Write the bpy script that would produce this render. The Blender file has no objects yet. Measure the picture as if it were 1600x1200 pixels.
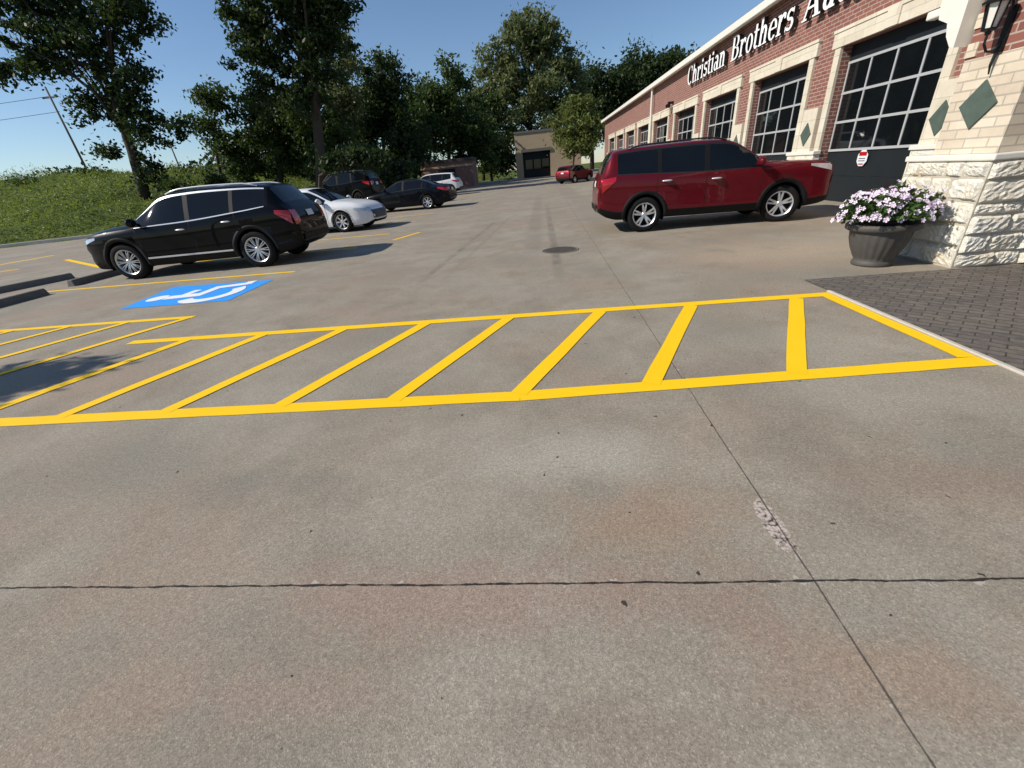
import bpy, bmesh, math, random
import numpy as np
from mathutils import Vector, Matrix
random.seed(7); rng=np.random.default_rng(7)
S=bpy.context.scene; COL=S.collection
HC=1.36
R_=math.radians
# ------------------------------------------------------------------ camera
pitch,yaw,roll=R_(27.44),R_(5.81),R_(5.7)
Fh=Vector((-math.sin(yaw),math.cos(yaw),0))
F=(Fh*math.cos(pitch)+Vector((0,0,-math.sin(pitch)))).normalized()
R0=Vector((math.cos(yaw),math.sin(yaw),0)); U0=R0.cross(F)
CR=R0*math.cos(roll)-U0*math.sin(roll); CU=U0*math.cos(roll)+R0*math.sin(roll)
cd=bpy.data.cameras.new('camera'); cam=bpy.data.objects.new('camera',cd); COL.objects.link(cam)
m=Matrix((CR,CU,-F)).transposed().to_4x4(); m.translation=Vector((0,0,HC)); cam.matrix_world=m
cd.sensor_width=36; cd.lens=14.4; cd.clip_end=4000; cd.clip_start=.05
S.camera=cam
def ray(px,py): return F*640+CR*(px-800)+CU*(600-py)
def gp(px,py):
    d=ray(px,py); t=HC/-d.z; return (d.x*t,d.y*t)
def pp(px,py,y):
    d=ray(px,py); t=y/d.y; return Vector((d.x*t,y,HC+d.z*t)),t
# ------------------------------------------------------------------ light
AZ=R_(-15)
sd=Vector((-math.cos(AZ),math.sin(AZ),0))*math.cos(R_(38))+Vector((0,0,math.sin(R_(38))))
sl=bpy.data.lights.new('sun','SUN'); sl.energy=5.0; sl.angle=R_(.5); sl.color=(1,.93,.81)
so=bpy.data.objects.new('sun',sl); COL.objects.link(so); so.rotation_euler=(-sd).to_track_quat('-Z','Y').to_euler()
w=bpy.data.worlds.new('World'); S.world=w; w.use_nodes=True
sk=w.node_tree.nodes.new('ShaderNodeTexSky'); sk.sky_type='NISHITA'; sk.sun_disc=False
sk.sun_elevation=R_(38); sk.sun_rotation=math.atan2(sd.x,sd.y)%(2*math.pi); sk.air_density=1.0; sk.dust_density=.15; sk.ozone_density=4.5
bg=w.node_tree.nodes['Background']; w.node_tree.links.new(sk.outputs[0],bg.inputs[0]); bg.inputs[1].default_value=.115
S.view_settings.view_transform='Standard'; S.view_settings.look='None'; S.view_settings.exposure=0
# ------------------------------------------------------------------ materials
class NT:
    def __init__(s,name):
        s.m=bpy.data.materials.new(name); s.m.use_nodes=True; s.t=s.m.node_tree; s.b=s.t.nodes['Principled BSDF']
    def n(s,typ,ins={},**pr):
        nd=s.t.nodes.new(typ)
        for k,v in pr.items(): setattr(nd,k,v)
        for k,v in ins.items():
            if isinstance(v,bpy.types.NodeSocket): s.t.links.new(v,nd.inputs[k])
            else: nd.inputs[k].default_value=v
        return nd
    def ma(s,op,a,b=0.0,clamp=False): return s.n('ShaderNodeMath',{0:a,1:b},operation=op,use_clamp=clamp).outputs[0]
    def mix(s,f,a,b,bl='MIX'):
        c=lambda q:q if isinstance(q,bpy.types.NodeSocket) else (*q,1)
        return s.n('ShaderNodeMixRGB',{0:f,1:c(a),2:c(b)},blend_type=bl).outputs[0]
    def ramp(s,f,st):
        nd=s.n('ShaderNodeValToRGB',{0:f}); e=nd.color_ramp.elements
        while len(e)<len(st): e.new(.5)
        for q,(p,c) in zip(e,st): q.position=p; q.color=(*c,1) if isinstance(c,tuple) else (c,c,c,1)
        return nd.outputs[0]
    def noise(s,v,sc,de=4,ro=.55): return s.n('ShaderNodeTexNoise',{'Vector':v,'Scale':sc,'Detail':de,'Roughness':ro}).outputs[0]
    def obj(s): return s.n('ShaderNodeTexCoord').outputs['Object']
    def sm(s,v,a,b): return s.n('ShaderNodeMapRange',{0:v,1:a,2:b,3:0.0,4:1.0},interpolation_type='SMOOTHSTEP').outputs[0]
    def bump(s,h,st=.3,di=.01): s.t.links.new(s.n('ShaderNodeBump',{'Height':h,'Strength':st,'Distance':di}).outputs[0],s.b.inputs['Normal'])
    def set(s,k,v):
        if isinstance(v,bpy.types.NodeSocket): s.t.links.new(v,s.b.inputs[k])
        else: s.b.inputs[k].default_value=v
def mat(name,col,rough=.5,metal=0.,var=.15,scale=6,coat=0.,bump=0.,bs=80,spec=.5):
    q=NT(name); o=q.obj(); f=q.noise(o,scale,4,.6)
    q.set('Base Color',q.mix(f,tuple(c*(1-var) for c in col),tuple(min(1,c*(1+var)) for c in col)))
    q.set('Roughness',rough); q.set('Metallic',metal); q.set('Coat Weight',coat); q.set('Coat Roughness',.03); q.set('Specular IOR Level',spec)
    if bump: q.bump(q.noise(o,bs,3,.6),bump,.01)
    return q.m
def paint(name,col,metal=.0,rough=.35,dust=.015,coat=.6):
    q=NT(name); o=q.obj(); fl=q.noise(o,900,1,.5); du=q.noise(o,2.5,4,.65)
    c=q.mix(fl,tuple(c*.8 for c in col),tuple(c*1.2 for c in col))
    q.set('Base Color',q.mix(q.ma('MULTIPLY',du,dust),c,(.3,.27,.23))); q.set('Metallic',metal); q.set('Roughness',q.ma('ADD',q.ma('MULTIPLY',du,.12),rough-.06)); q.set('Specular IOR Level',.06); q.set('Coat Weight',coat); q.set('Coat Roughness',.02)
    return q.m
def brick_mat(name,c1,c2,mo,bw,bh,ms,bump=.4,rough=.85,ov=.5):
    q=NT(name); o=q.obj(); sp=q.n('ShaderNodeSeparateXYZ',{0:o}); g=q.n('ShaderNodeNewGeometry'); sn=q.n('ShaderNodeSeparateXYZ',{0:g.outputs['True Normal']})
    ax=q.ma('ABSOLUTE',sn.outputs[0]); u=q.ma('ADD',q.ma('MULTIPLY',ax,sp.outputs[1]),q.ma('MULTIPLY',q.ma('SUBTRACT',1.,ax),sp.outputs[0]))
    v=q.n('ShaderNodeCombineXYZ',{0:u,1:sp.outputs[2]}).outputs[0]
    b=q.n('ShaderNodeTexBrick',{'Vector':v,'Color1':(*c1,1),'Color2':(*c2,1),'Mortar':(*mo,1),'Scale':1.,'Mortar Size':ms,'Brick Width':bw,'Row Height':bh,'Mortar Smooth':.1})
    nz=q.noise(o,3,5,.65); f=q.mix(ov,b.outputs[0],q.ramp(nz,[(.3,.3),(.7,.72)]),'OVERLAY')
    q.set('Base Color',f); q.set('Roughness',rough)
    q.bump(q.ma('SUBTRACT',q.ma('MULTIPLY',q.noise(o,60,3),.4),b.outputs[1]),bump,.01)
    return q.m
def leaf_mat(name,c1,c2,tr=.35):
    q=NT(name); o=q.obj(); g=q.n('ShaderNodeNewGeometry'); rn=g.outputs['Random Per Island']
    n=q.noise(o,.55,2,.6); f=q.ma('ADD',q.ma('MULTIPLY',rn,.45),q.ma('MULTIPLY',q.sm(n,.35,.65),.55))
    c=q.mix(f,c1,c2); q.set('Base Color',c); q.set('Roughness',.55); q.set('Specular IOR Level',.3)
    tl=q.n('ShaderNodeBsdfTranslucent',{0:q.mix(.5,c,(c2[0]*1.3,c2[1]*1.3,c2[2]*.7))})
    mx=q.n('ShaderNodeMixShader',{0:tr,1:q.b.outputs[0],2:tl.outputs[0]})
    q.t.links.new(mx.outputs[0],q.t.nodes['Material Output'].inputs[0]); return q.m
# concrete
def concrete():
    q=NT('concrete'); o=q.obj(); sp=q.n('ShaderNodeSeparateXYZ',{0:o}); X,Y=sp.outputs[0],sp.outputs[1]
    n1=q.noise(o,.55,4,.6); n2=q.noise(o,1.9,7,.7); n3=q.noise(o,60,2,.6); n5=q.noise(o,.95,4,.6)
    base=q.ramp(n2,[(.28,(.22,.19,.147)),(.5,(.288,.25,.196)),(.72,(.36,.317,.253))])
    base=q.mix(q.ma('MULTIPLY',q.sm(n1,.48,.7),.6),base,(.32,.235,.175))
    base=q.mix(q.ma('MULTIPLY',q.sm(n5,.5,.66),.6),base,(.21,.196,.16))
    base=q.mix(q.ma('MULTIPLY',q.sm(n1,.52,.38),.35),base,(.365,.333,.275))
    def blob(cx,cy,rx,ry,col,k,b):
        dx=q.ma('DIVIDE',q.ma('SUBTRACT',X,cx),rx); dy=q.ma('DIVIDE',q.ma('SUBTRACT',Y,cy),ry)
        d=q.ma('SQRT',q.ma('ADD',q.ma('MULTIPLY',dx,dx),q.ma('MULTIPLY',dy,dy)))
        d=q.ma('ADD',d,q.ma('MULTIPLY',q.ma('SUBTRACT',n2,.5),2.6))
        return q.mix(q.ma('MULTIPLY',q.ma('SUBTRACT',1.,q.sm(d,.1,1.1)),k),b,col)
    base=blob(.45,1.3,.55,.3,(.315,.222,.155),.6,base); base=blob(.1,1.75,.7,.3,(.42,.39,.33),.6,base); base=blob(1.0,.72,.6,.2,(.325,.23,.168),.55,base)
    base=blob(-.4,.95,1.3,.2,(.31,.218,.172),.65,base); base=blob(3.4,6.3,1.8,1.1,(.42,.33,.24),.6,base); base=blob(1.7,1.5,.8,.25,(.25,.195,.15),.5,base); base=blob(1.2,2.6,.7,.4,(.235,.185,.147),.55,base); base=blob(-1.6,1.6,.6,.2,(.2,.19,.16),.5,base); base=blob(.2,.55,.5,.12,(.235,.185,.145),.45,base); base=blob(-.9,.62,.5,.12,(.32,.235,.185),.5,base)
    def track(x0,x1,y0,y1,wd,k,b):
        s_=(x1-x0)/(y1-y0); xc=q.ma('ADD',q.ma('MULTIPLY',Y,s_),x0-s_*y0)
        mk=q.ma('SUBTRACT',1.,q.sm(q.ma('ABSOLUTE',q.ma('SUBTRACT',X,xc)),wd*.3,wd))
        win=q.ma('MULTIPLY',q.sm(Y,y0,y0+1.),q.ma('SUBTRACT',1.,q.sm(Y,y1-4,y1)))
        return q.mix(q.ma('MULTIPLY',q.ma('MULTIPLY',mk,win),q.ma('MULTIPLY',q.sm(n2,.35,.65),k)),b,(.09,.083,.073))
    base=track(-1.86,-1.25,5.6,16,.09,.42,base); base=track(-1.5,-.9,5.8,16,.07,.28,base); base=track(.22,.3,5.2,19,.11,.5,base); base=track(-.2,0.,7,26,.25,.3,base); base=track(1.6,1.7,9,40,.6,.25,base)
    vo=q.n('ShaderNodeTexVoronoi',{'Vector':o,'Scale':240.}); base=q.mix(.42,base,q.ramp(q.n('ShaderNodeSeparateColor',{0:vo.outputs[1]}).outputs[0],[(0,.2),(.5,.5),(.85,.58),(1,.95)]),'OVERLAY')
    base=q.mix(.33,base,q.ramp(n3,[(.3,.3),(.7,.7)]),'OVERLAY')
    wv=q.n('ShaderNodeVectorMath',{0:o,1:q.n('ShaderNodeVectorMath',{0:q.n('ShaderNodeTexNoise',{'Vector':o,'Scale':55.,'Detail':1.}).outputs[1],'Scale':.028},operation='SCALE').outputs[0]},operation='ADD').outputs[0]
    pv=q.n('ShaderNodeTexVoronoi',{'Vector':wv,'Scale':8.5}); rc=q.n('ShaderNodeSeparateColor',{0:pv.outputs[1]})
    pit=q.ma('MULTIPLY',q.ma('LESS_THAN',pv.outputs[0],q.ma('MULTIPLY',rc.outputs[1],.085)),q.ma('GREATER_THAN',rc.outputs[0],.3))
    wx=q.ma('MULTIPLY',q.ma('SUBTRACT',q.noise(o,2.5,4,.6),.5),.03)
    jl=q.ma('ABSOLUTE',q.ma('ADD',q.ma('SUBTRACT',X,q.ma('ADD',q.ma('MULTIPLY',Y,.015),.87)),q.ma('MULTIPLY',wx,.5)))
    jt=q.ma('ABSOLUTE',q.ma('ADD',q.ma('SUBTRACT',Y,1.0),wx))
    nj=q.noise(o,11,3,.7); wd=q.ma('MULTIPLY',q.sm(nj,.3,.8),.007)
    j1=q.ma('SUBTRACT',1.,q.sm(q.ma('SUBTRACT',jl,q.ma('MULTIPLY',wd,.4)),.0,.004)); j2=q.ma('SUBTRACT',1.,q.sm(q.ma('SUBTRACT',jt,wd),0.,.003))
    jd=q.ma('MAXIMUM',q.ma('MULTIPLY',j1,.8),j2,True)
    chip=q.ma('MULTIPLY',q.ma('LESS_THAN',q.ma('MINIMUM',jt,q.ma('MULTIPLY',jl,1.5)),q.ma('MULTIPLY',q.sm(nj,.56,.72),.032)),.75)
    base=q.mix(chip,base,(.48,.42,.36))
    A=(-1.34,1.18); B=(-.1,1.9); L=math.hypot(B[0]-A[0],B[1]-A[1]); nx,ny=-(B[1]-A[1])/L,(B[0]-A[0])/L
    sdist=q.ma('ABSOLUTE',q.ma('ADD',q.ma('ADD',q.ma('MULTIPLY',q.ma('SUBTRACT',X,A[0]),nx),q.ma('MULTIPLY',q.ma('SUBTRACT',Y,A[1]),ny)),q.ma('MULTIPLY',wx,2.)))
    sc=q.ma('MULTIPLY',q.ma('SUBTRACT',1.,q.sm(sdist,.001,.006)),q.ma('MULTIPLY',q.ma('LESS_THAN',X,-.05),q.ma('GREATER_THAN',X,-1.4)))
    base=q.mix(q.ma('MULTIPLY',sc,q.ma('MULTIPLY',q.sm(n2,.42,.6),.32)),base,(.5,.47,.42))
    dx=q.ma('DIVIDE',q.ma('SUBTRACT',X,.872),.042); dy=q.ma('DIVIDE',q.ma('SUBTRACT',Y,1.25),.15); dd=q.ma('ADD',q.ma('SQRT',q.ma('ADD',q.ma('MULTIPLY',dx,dx),q.ma('MULTIPLY',dy,dy))),q.ma('MULTIPLY',q.ma('SUBTRACT',q.noise(o,30,3,.6),.5),1.6))
    spl=q.ma('SUBTRACT',1.,q.sm(dd,.85,1.0)); v2=q.n('ShaderNodeTexVoronoi',{'Vector':o,'Scale':75.})
    base=q.mix(spl,base,q.ramp(v2.outputs[0],[(.25,(.55,.47,.42)),(.6,(.35,.29,.25)),(.85,(.05,.045,.04))]))
    base=q.mix(q.ma('MULTIPLY',pit,.92),base,(.035,.03,.026)); base=q.mix(jd,base,(.03,.027,.024))
    q.set('Base Color',base); q.set('Roughness',.82); q.set('Specular IOR Level',.25)
    q.bump(vo.outputs[0],.3,.003); return q.m
def yellow():
    q=NT('yellow_paint'); o=q.obj(); n=q.noise(o,14,6,.7); f=q.noise(o,120,2,.6)
    c=q.mix(q.noise(o,2,3),(.92,.54,.006),(.98,.62,.012)); c=q.mix(q.ma('MULTIPLY',q.sm(n,.64,.73),.55),c,(.36,.29,.16)); c=q.mix(q.ma('MULTIPLY',q.sm(f,.6,.8),.2),c,(.5,.33,.03))
    q.set('Base Color',c); q.set('Roughness',.7); q.set('Specular IOR Level',.2); q.bump(f,.3,.004); return q.m
def pavers():
    q=NT('pavers'); o=q.obj(); mp=q.n('ShaderNodeMapping',{'Vector':o,'Rotation':(0,0,R_(45))})
    b=q.n('ShaderNodeTexBrick',{'Vector':mp.outputs[0],'Color1':(.16,.135,.112,1),'Color2':(.112,.098,.086,1),'Mortar':(.05,.044,.038,1),'Scale':1.,'Mortar Size':.005,'Brick Width':.165,'Row Height':.082})
    n=q.noise(o,18,5,.7); q.set('Base Color',q.mix(.6,b.outputs[0],q.ramp(n,[(.3,.25),(.7,.75)]),'OVERLAY')); q.set('Roughness',.85)
    q.bump(q.ma('SUBTRACT',q.ma('MULTIPLY',n,.3),b.outputs[1]),.4,.005); return q.m
def grassland():
    q=NT('grassland'); o=q.obj(); n=q.noise(o,.16,5,.65); n2=q.noise(o,3,4,.7)
    c=q.ramp(n,[(.3,(.04,.068,.013)),(.5,(.085,.12,.025)),(.7,(.17,.185,.05))]); c=q.mix(.6,c,q.ramp(n2,[(.25,.2),(.75,.8)]),'OVERLAY')
    q.set('Base Color',c); q.set('Roughness',.95); q.set('Specular IOR Level',.1); q.bump(n2,1.,.3); return q.m
CONC=concrete(); YEL=yellow(); PAV=pavers(); GRA=grassland()
BLUE=mat('blue_paint',(.04,.33,.88),.7,0,.12,9,bump=.3,bs=120,spec=.2); WHP=mat('white_paint',(.86,.87,.88),.6,0,.05,14,bump=.2,bs=120); EDG=mat('edging_concrete',(.50,.46,.39),.8,0,.2,10,bump=.3)
CURB=mat('kerb_concrete',(.40,.375,.33),.85,0,.25,7,bump=.5); STOP=mat('weathered_wheel_stop',(.15,.14,.125),.9,0,.4,9,bump=.6)
IRON=mat('cast_iron',(.11,.09,.074),.75,.2,.4,20,bump=.5)
BRICK=brick_mat('red_brick',(.25,.095,.072),(.195,.07,.055),(.37,.31,.26),.24,.08,.008,ov=.25)
TANB=brick_mat('cream_brick',(.66,.57,.45),(.57,.48,.37),(.42,.37,.30),.26,.088,.008,ov=.3)
CREAM=brick_mat('limestone_blocks',(.66,.60,.48),(.58,.52,.41),(.44,.40,.33),.6,.3,.006,.25,ov=.3)
STONE=NT('rock_face_stone'); _o=STONE.obj(); _n=STONE.noise(_o,2.8,4,.6)
STONE.set('Base Color',STONE.mix(.3,STONE.ramp(_n,[(.3,(.66,.56,.41)),(.45,(.82,.76,.63)),(.7,(.88,.85,.76))]),STONE.ramp(STONE.noise(_o,26,5,.75),[(.25,.3),(.7,.8)]),'OVERLAY')); STONE.set('Roughness',.92); STONE.bump(STONE.noise(_o,13,6,.75),.9,.05); STONE=STONE.m
MORT=mat('mortar',(.46,.41,.33),.95,0,.2,20); FASC=mat('cream_fascia',(.72,.70,.63),.6,0,.06); ROOFM=mat('roof_shingle',(.07,.06,.055),.9,0,.3)
DOORM=mat('charcoal_door',(.014,.018,.021),.5,0,.2,3,spec=.25); ALU=mat('aluminium_frame',(.62,.63,.64),.4,.4,.08)
GLD=NT('dark_glass'); _n=GLD.noise(GLD.obj(),1.2,2); GLD.set('Base Color',GLD.mix(_n,(.003,.004,.005),(.008,.010,.012))); GLD.set('Roughness',.03); GLD.set('Specular IOR Level',.4); GLD=GLD.m
GLR=NT('tailgate_glass'); _n=GLR.noise(GLR.obj(),1.2,2); GLR.set('Base Color',GLR.mix(_n,(.01,.012,.014),(.02,.023,.026))); GLR.set('Roughness',.04); GLR.set('Specular IOR Level',1.); GLR.set('Coat Weight',1.); GLR=GLR.m
GREEN=mat('green_slate_tile',(.075,.105,.085),.6,0,.4,9,bump=.3); BLK=mat('black_metal',(.010,.010,.011),.4,.3,.2)
LWH=mat('white_letter_face',(.88,.89,.9),.4,0,.03); LBK=mat('black_letter_return',(.01,.01,.011),.4,0,.1)
PLAST=mat('black_plastic',(.009,.009,.010),.6,0,.25,15,spec=.2); RUB=mat('tyre_rubber',(.011,.011,.011),.85,0,.3,12,bump=.3,spec=.2); CHR=mat('chrome_trim',(.82,.83,.85),.3,.35,.04); SILV=mat('silver_wheel',(.62,.63,.65),.3,.7,.08); GUN=mat('gunmetal',(.06,.062,.066),.35,.8,.1)
REDL=mat('red_lens',(.45,.005,.009),.12,0,.15,30,coat=1.); CLRL=mat('clear_lens',(.6,.63,.65),.08,.4,.25,25,coat=1.); PLATE=mat('plate_white',(.7,.72,.75),.4,0,.08)
POTM=mat('planter_bronze',(.075,.068,.06),.65,.0,.3,10,bump=.2); SOIL=mat('soil',(.03,.02,.014),1,0,.3)
BARK=mat('bark',(.05,.038,.028),.95,0,.35,5,bump=1.,bs=12); WOOD=mat('pole_wood',(.16,.135,.11),.9,0,.25)
GLW=mat('frosted_lantern_glass',(.72,.7,.64),.25,0,.1)
L1=leaf_mat('oak_leaves',(.021,.038,.011),(.08,.122,.03)); L2=leaf_mat('dark_leaves',(.013,.025,.009),(.05,.082,.023)); L3=leaf_mat('poplar_leaves',(.05,.074,.03),(.21,.235,.10)); L4=leaf_mat('yellow_green_leaves',(.06,.085,.02),(.19,.22,.06)); L5=leaf_mat('weeds',(.045,.08,.014),(.225,.275,.06),.42); L6=leaf_mat('planter_leaves',(.024,.055,.015),(.085,.155,.035))
PET=NT('petunia_petal'); _r=PET.n('ShaderNodeObjectInfo').outputs['Random']; PET.set('Base Color',PET.mix(_r,(.64,.48,.66),(.82,.72,.82))); PET.set('Roughness',.6); PET=PET.m
PURP=leaf_mat('purple_spike_leaves',(.05,.015,.03),(.13,.05,.07))
# ------------------------------------------------------------------ mesh helper
class MB:
    def __init__(s): s.v=[]; s.f=[]; s.mi=[]
    def add(s,vs,fs,mi=0):
        b=len(s.v); s.v+= [tuple(p) for p in vs]; s.f+=[tuple(i+b for i in f) for f in fs]; s.mi+=[mi]*len(fs); return s
    def box(s,x0,x1,y0,y1,z0,z1,mi=0):
        return s.add([(x0,y0,z0),(x1,y0,z0),(x1,y1,z0),(x0,y1,z0),(x0,y0,z1),(x1,y0,z1),(x1,y1,z1),(x0,y1,z1)],[(0,3,2,1),(4,5,6,7),(0,1,5,4),(1,2,6,5),(2,3,7,6),(3,0,4,7)],mi)
    def tube(s,pts,rad,n=8,mi=0,cap=True):
        pts=[Vector(p) for p in pts]; rad=rad if hasattr(rad,'__len__') else [rad]*len(pts); vs=[]; pr=None
        for i,p in enumerate(pts):
            t=(pts[min(i+1,len(pts)-1)]-pts[max(i-1,0)]).normalized()
            if pr is None: pr=t.orthogonal().normalized()
            pr=(pr-t*pr.dot(t)).normalized(); q=t.cross(pr)
            vs+=[p+(pr*math.cos(2*math.pi*k/n)+q*math.sin(2*math.pi*k/n))*rad[i] for k in range(n)]
        fs=[(i*n+k,i*n+(k+1)%n,(i+1)*n+(k+1)%n,(i+1)*n+k) for i in range(len(pts)-1) for k in range(n)]
        if cap: fs+=[tuple(range(n))[::-1],tuple((len(pts)-1)*n+k for k in range(n))]
        return s.add(vs,fs,mi)
    def lathe(s,prof,n=32,o=(0,0,0),axis='z',mi=0,mod=None):
        vs=[]
        for (r,z) in prof:
            for k in range(n):
                a=2*math.pi*k/n; rr=r*(mod(a,z) if mod else 1); c,sn=rr*math.cos(a),rr*math.sin(a)
                vs.append((o[0]+c,o[1]+sn,o[2]+z) if axis=='z' else (o[0]+c,o[1]+z,o[2]+sn))
        fs=[(i*n+k,i*n+(k+1)%n,(i+1)*n+(k+1)%n,(i+1)*n+k) for i in range(len(prof)-1) for k in range(n)]
        return s.add(vs,fs,mi)
    def ell(s,c,r,n=14):
        pr=[(math.sin(math.pi*i/n)*1.0,-math.cos(math.pi*i/n)) for i in range(n+1)]
        b=len(s.v); s.lathe([(max(a,1e-4),z) for a,z in pr],16)
        s.v[b:]=[(c[0]+p[0]*r[0],c[1]+p[1]*r[1],c[2]+p[2]*r[2]) for p in s.v[b:]]; return s
    def line(s,p,q,wd,z,mi=0):
        d=Vector((q[0]-p[0],q[1]-p[1])).normalized(); n=Vector((-d.y,d.x))*wd/2; L=math.hypot(q[0]-p[0],q[1]-p[1]); k=max(1,int(L/.25)); vs=[]
        for i in range(k+1):
            t=i/k; x=p[0]+(q[0]-p[0])*t; y=p[1]+(q[1]-p[1])*t; e=random.uniform(-.05,.05); e2=random.uniform(-.05,.05)
            vs+=[(x+n.x*(1+e),y+n.y*(1+e),z),(x-n.x*(1+e2),y-n.y*(1+e2),z)]
        return s.add(vs,[(2*i,2*i+1,2*i+3,2*i+2) for i in range(k)],mi)
    def build(s,name,mats,parent=None,smooth=False,bevel=0,rec=False,local=False):
        mats=mats if isinstance(mats,(list,tuple)) else [mats]
        me=bpy.data.meshes.new(name); v=s.v
        if parent is not None and not local:
            L=parent['_w'] if '_w' in parent else parent.location; v=[(p[0]-L[0],p[1]-L[1],p[2]-L[2]) for p in v]
        me.from_pydata(v,[],s.f)
        for q in mats: me.materials.append(q)
        if len(mats)>1: me.polygons.foreach_set('material_index',s.mi)
        if smooth: me.polygons.foreach_set('use_smooth',[True]*len(me.polygons))
        me.update(); o=bpy.data.objects.new(name,me); COL.objects.link(o); o.parent=parent
        if bevel:
            md=o.modifiers.new('bevel','BEVEL'); md.width=bevel; md.segments=2; md.limit_method='ANGLE'
        return o
def empty(name,label,cat,loc=(0,0,0),rz=0,group=None):
    o=bpy.data.objects.new(name,None); COL.objects.link(o); o.location=loc; o.rotation_euler=(0,0,rz); o.empty_display_size=.2
    return tag(o,label,cat,group)
def tag(o,label,cat,group=None,kind=None):
    o['label']=label; o['category']=cat
    if group: o['group']=group
    if kind: o['kind']=kind
    return o
def np_mesh(name,V,per,mats,parent=None):
    n=len(V); me=bpy.data.meshes.new(name); me.vertices.add(n); me.vertices.foreach_set('co',np.ascontiguousarray(V,dtype=np.float32).ravel())
    me.loops.add(n); me.loops.foreach_set('vertex_index',np.arange(n,dtype=np.int32)); me.polygons.add(n//per); me.polygons.foreach_set('loop_start',np.arange(0,n,per,dtype=np.int32))
    me.update(); me.validate(); me.materials.append(mats); o=bpy.data.objects.new(name,me); COL.objects.link(o); o.parent=parent; return o
def leaf_verts(C,size,up=.3,asp=.5):
    n=len(C); N=rng.normal(size=(n,3)); N[:,2]+=up; N/=np.linalg.norm(N,axis=1)[:,None]
    T=rng.normal(size=(n,3)); T-=N*(T*N).sum(1)[:,None]; T/=np.linalg.norm(T,axis=1)[:,None]; B=np.cross(N,T)
    s=(size*rng.uniform(.6,1.35,n))[:,None]; V=np.stack([C-T*s,C+B*s*asp+T*s*.1,C+T*s,C-B*s*asp+T*s*.1],1); return V.reshape(-1,3)
# ------------------------------------------------------------------ terrain
CURBLINE=np.array([(-75,2),(-30.8,22.7),(-26,24.7),(-23,28),(-20.5,36),(-18.5,48),(-17,58),(-16,63),(-6,69),(-5,77),(-5,260)],float)
def sdf(x,y):
    x=np.asarray(x,float); y=np.asarray(y,float); best=np.full(x.shape,1e9); sg=np.ones(x.shape)
    for a,b in zip(CURBLINE[:-1],CURBLINE[1:]):
        d=b-a; t=np.clip(((x-a[0])*d[0]+(y-a[1])*d[1])/(d@d),0,1); qx=x-a[0]-d[0]*t; qy=y-a[1]-d[1]*t; ds=np.hypot(qx,qy)
        c=d[0]*qy-d[1]*qx; u=ds<best-1e-6; best=np.where(u,ds,best); sg=np.where(u,np.where(c>=0,1,-1),sg)
    return best*sg
def hz(x,y):
    d=sdf(x,y); y=np.asarray(y,float); x=np.asarray(x,float); k=np.clip((-x-14)/12,.15,1)
    return np.where(d>0,.1+8.0*k*(1-np.exp(-np.maximum(d,0)/38))+(.28*np.sin(x*.31+y*.17)+.18*np.sin(x*.83-y*.47+2))*np.clip(d/8,0,1),np.maximum(-.15,.1+d*.5))
MB().add([(-1500,-1500,-.25),(1500,-1500,-.25),(1500,1500,-.25),(-1500,1500,-.25)],[(0,1,2,3)]).build('ground',GRA); tag(bpy.data.objects['ground'],'wide green ground reaching to the horizon','ground',kind='structure')
pl=MB().add([(-62,-14,0),(34,-14,0),(34,110,0),(-62,110,0)],[(0,1,2,3)]).build('parking_lot',CONC); tag(pl,'stained concrete parking lot with saw cut joints','parking lot',kind='structure')
gx=np.concatenate([np.linspace(-240,-80,30),np.linspace(-77,0,78)]); gy=np.concatenate([np.linspace(-40,0,14),np.linspace(2,80,79),np.linspace(84,260,40)])
XX,YY=np.meshgrid(gx,gy,indexing='ij'); ZZ=hz(XX,YY); SD=sdf(XX,YY); b=MB()
fl=[]; ny=len(gy)
vs=[(XX[i,j],YY[i,j],ZZ[i,j]) for i in range(len(gx)) for j in range(ny)]
for i in range(len(gx)-1):
    for j in range(ny-1):
        if max(SD[i,j],SD[i+1,j],SD[i,j+1],SD[i+1,j+1])>-.4: fl.append((i*ny+j,(i+1)*ny+j,(i+1)*ny+j+1,i*ny+j+1))
b.add(vs,fl); tag(b.build('hillside',GRA,smooth=True),'grassy hillside rising beyond the left edge of the lot','hill',kind='structure')
# kerb
b=MB(); pts=[Vector((*p,0)) for p in CURBLINE[:-1]]; L=[];
for i,p in enumerate(pts):
    t=(pts[min(i+1,len(pts)-1)]-pts[max(i-1,0)]).normalized(); n=Vector((-t.y,t.x,0)); L+=[p-n*.14,p-n*.1+Vector((0,0,.17)),p+n*.14+Vector((0,0,.18)),p+n*.16-Vector((0,0,.1))]
b.add(L,[(4*i+k,4*i+4+k,4*i+5+k,4*i+1+k) for i in range(len(pts)-1) for k in range(3)]); tag(b.build('kerb',CURB),'pale concrete kerb along the grass','kerb',kind='structure')
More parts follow.
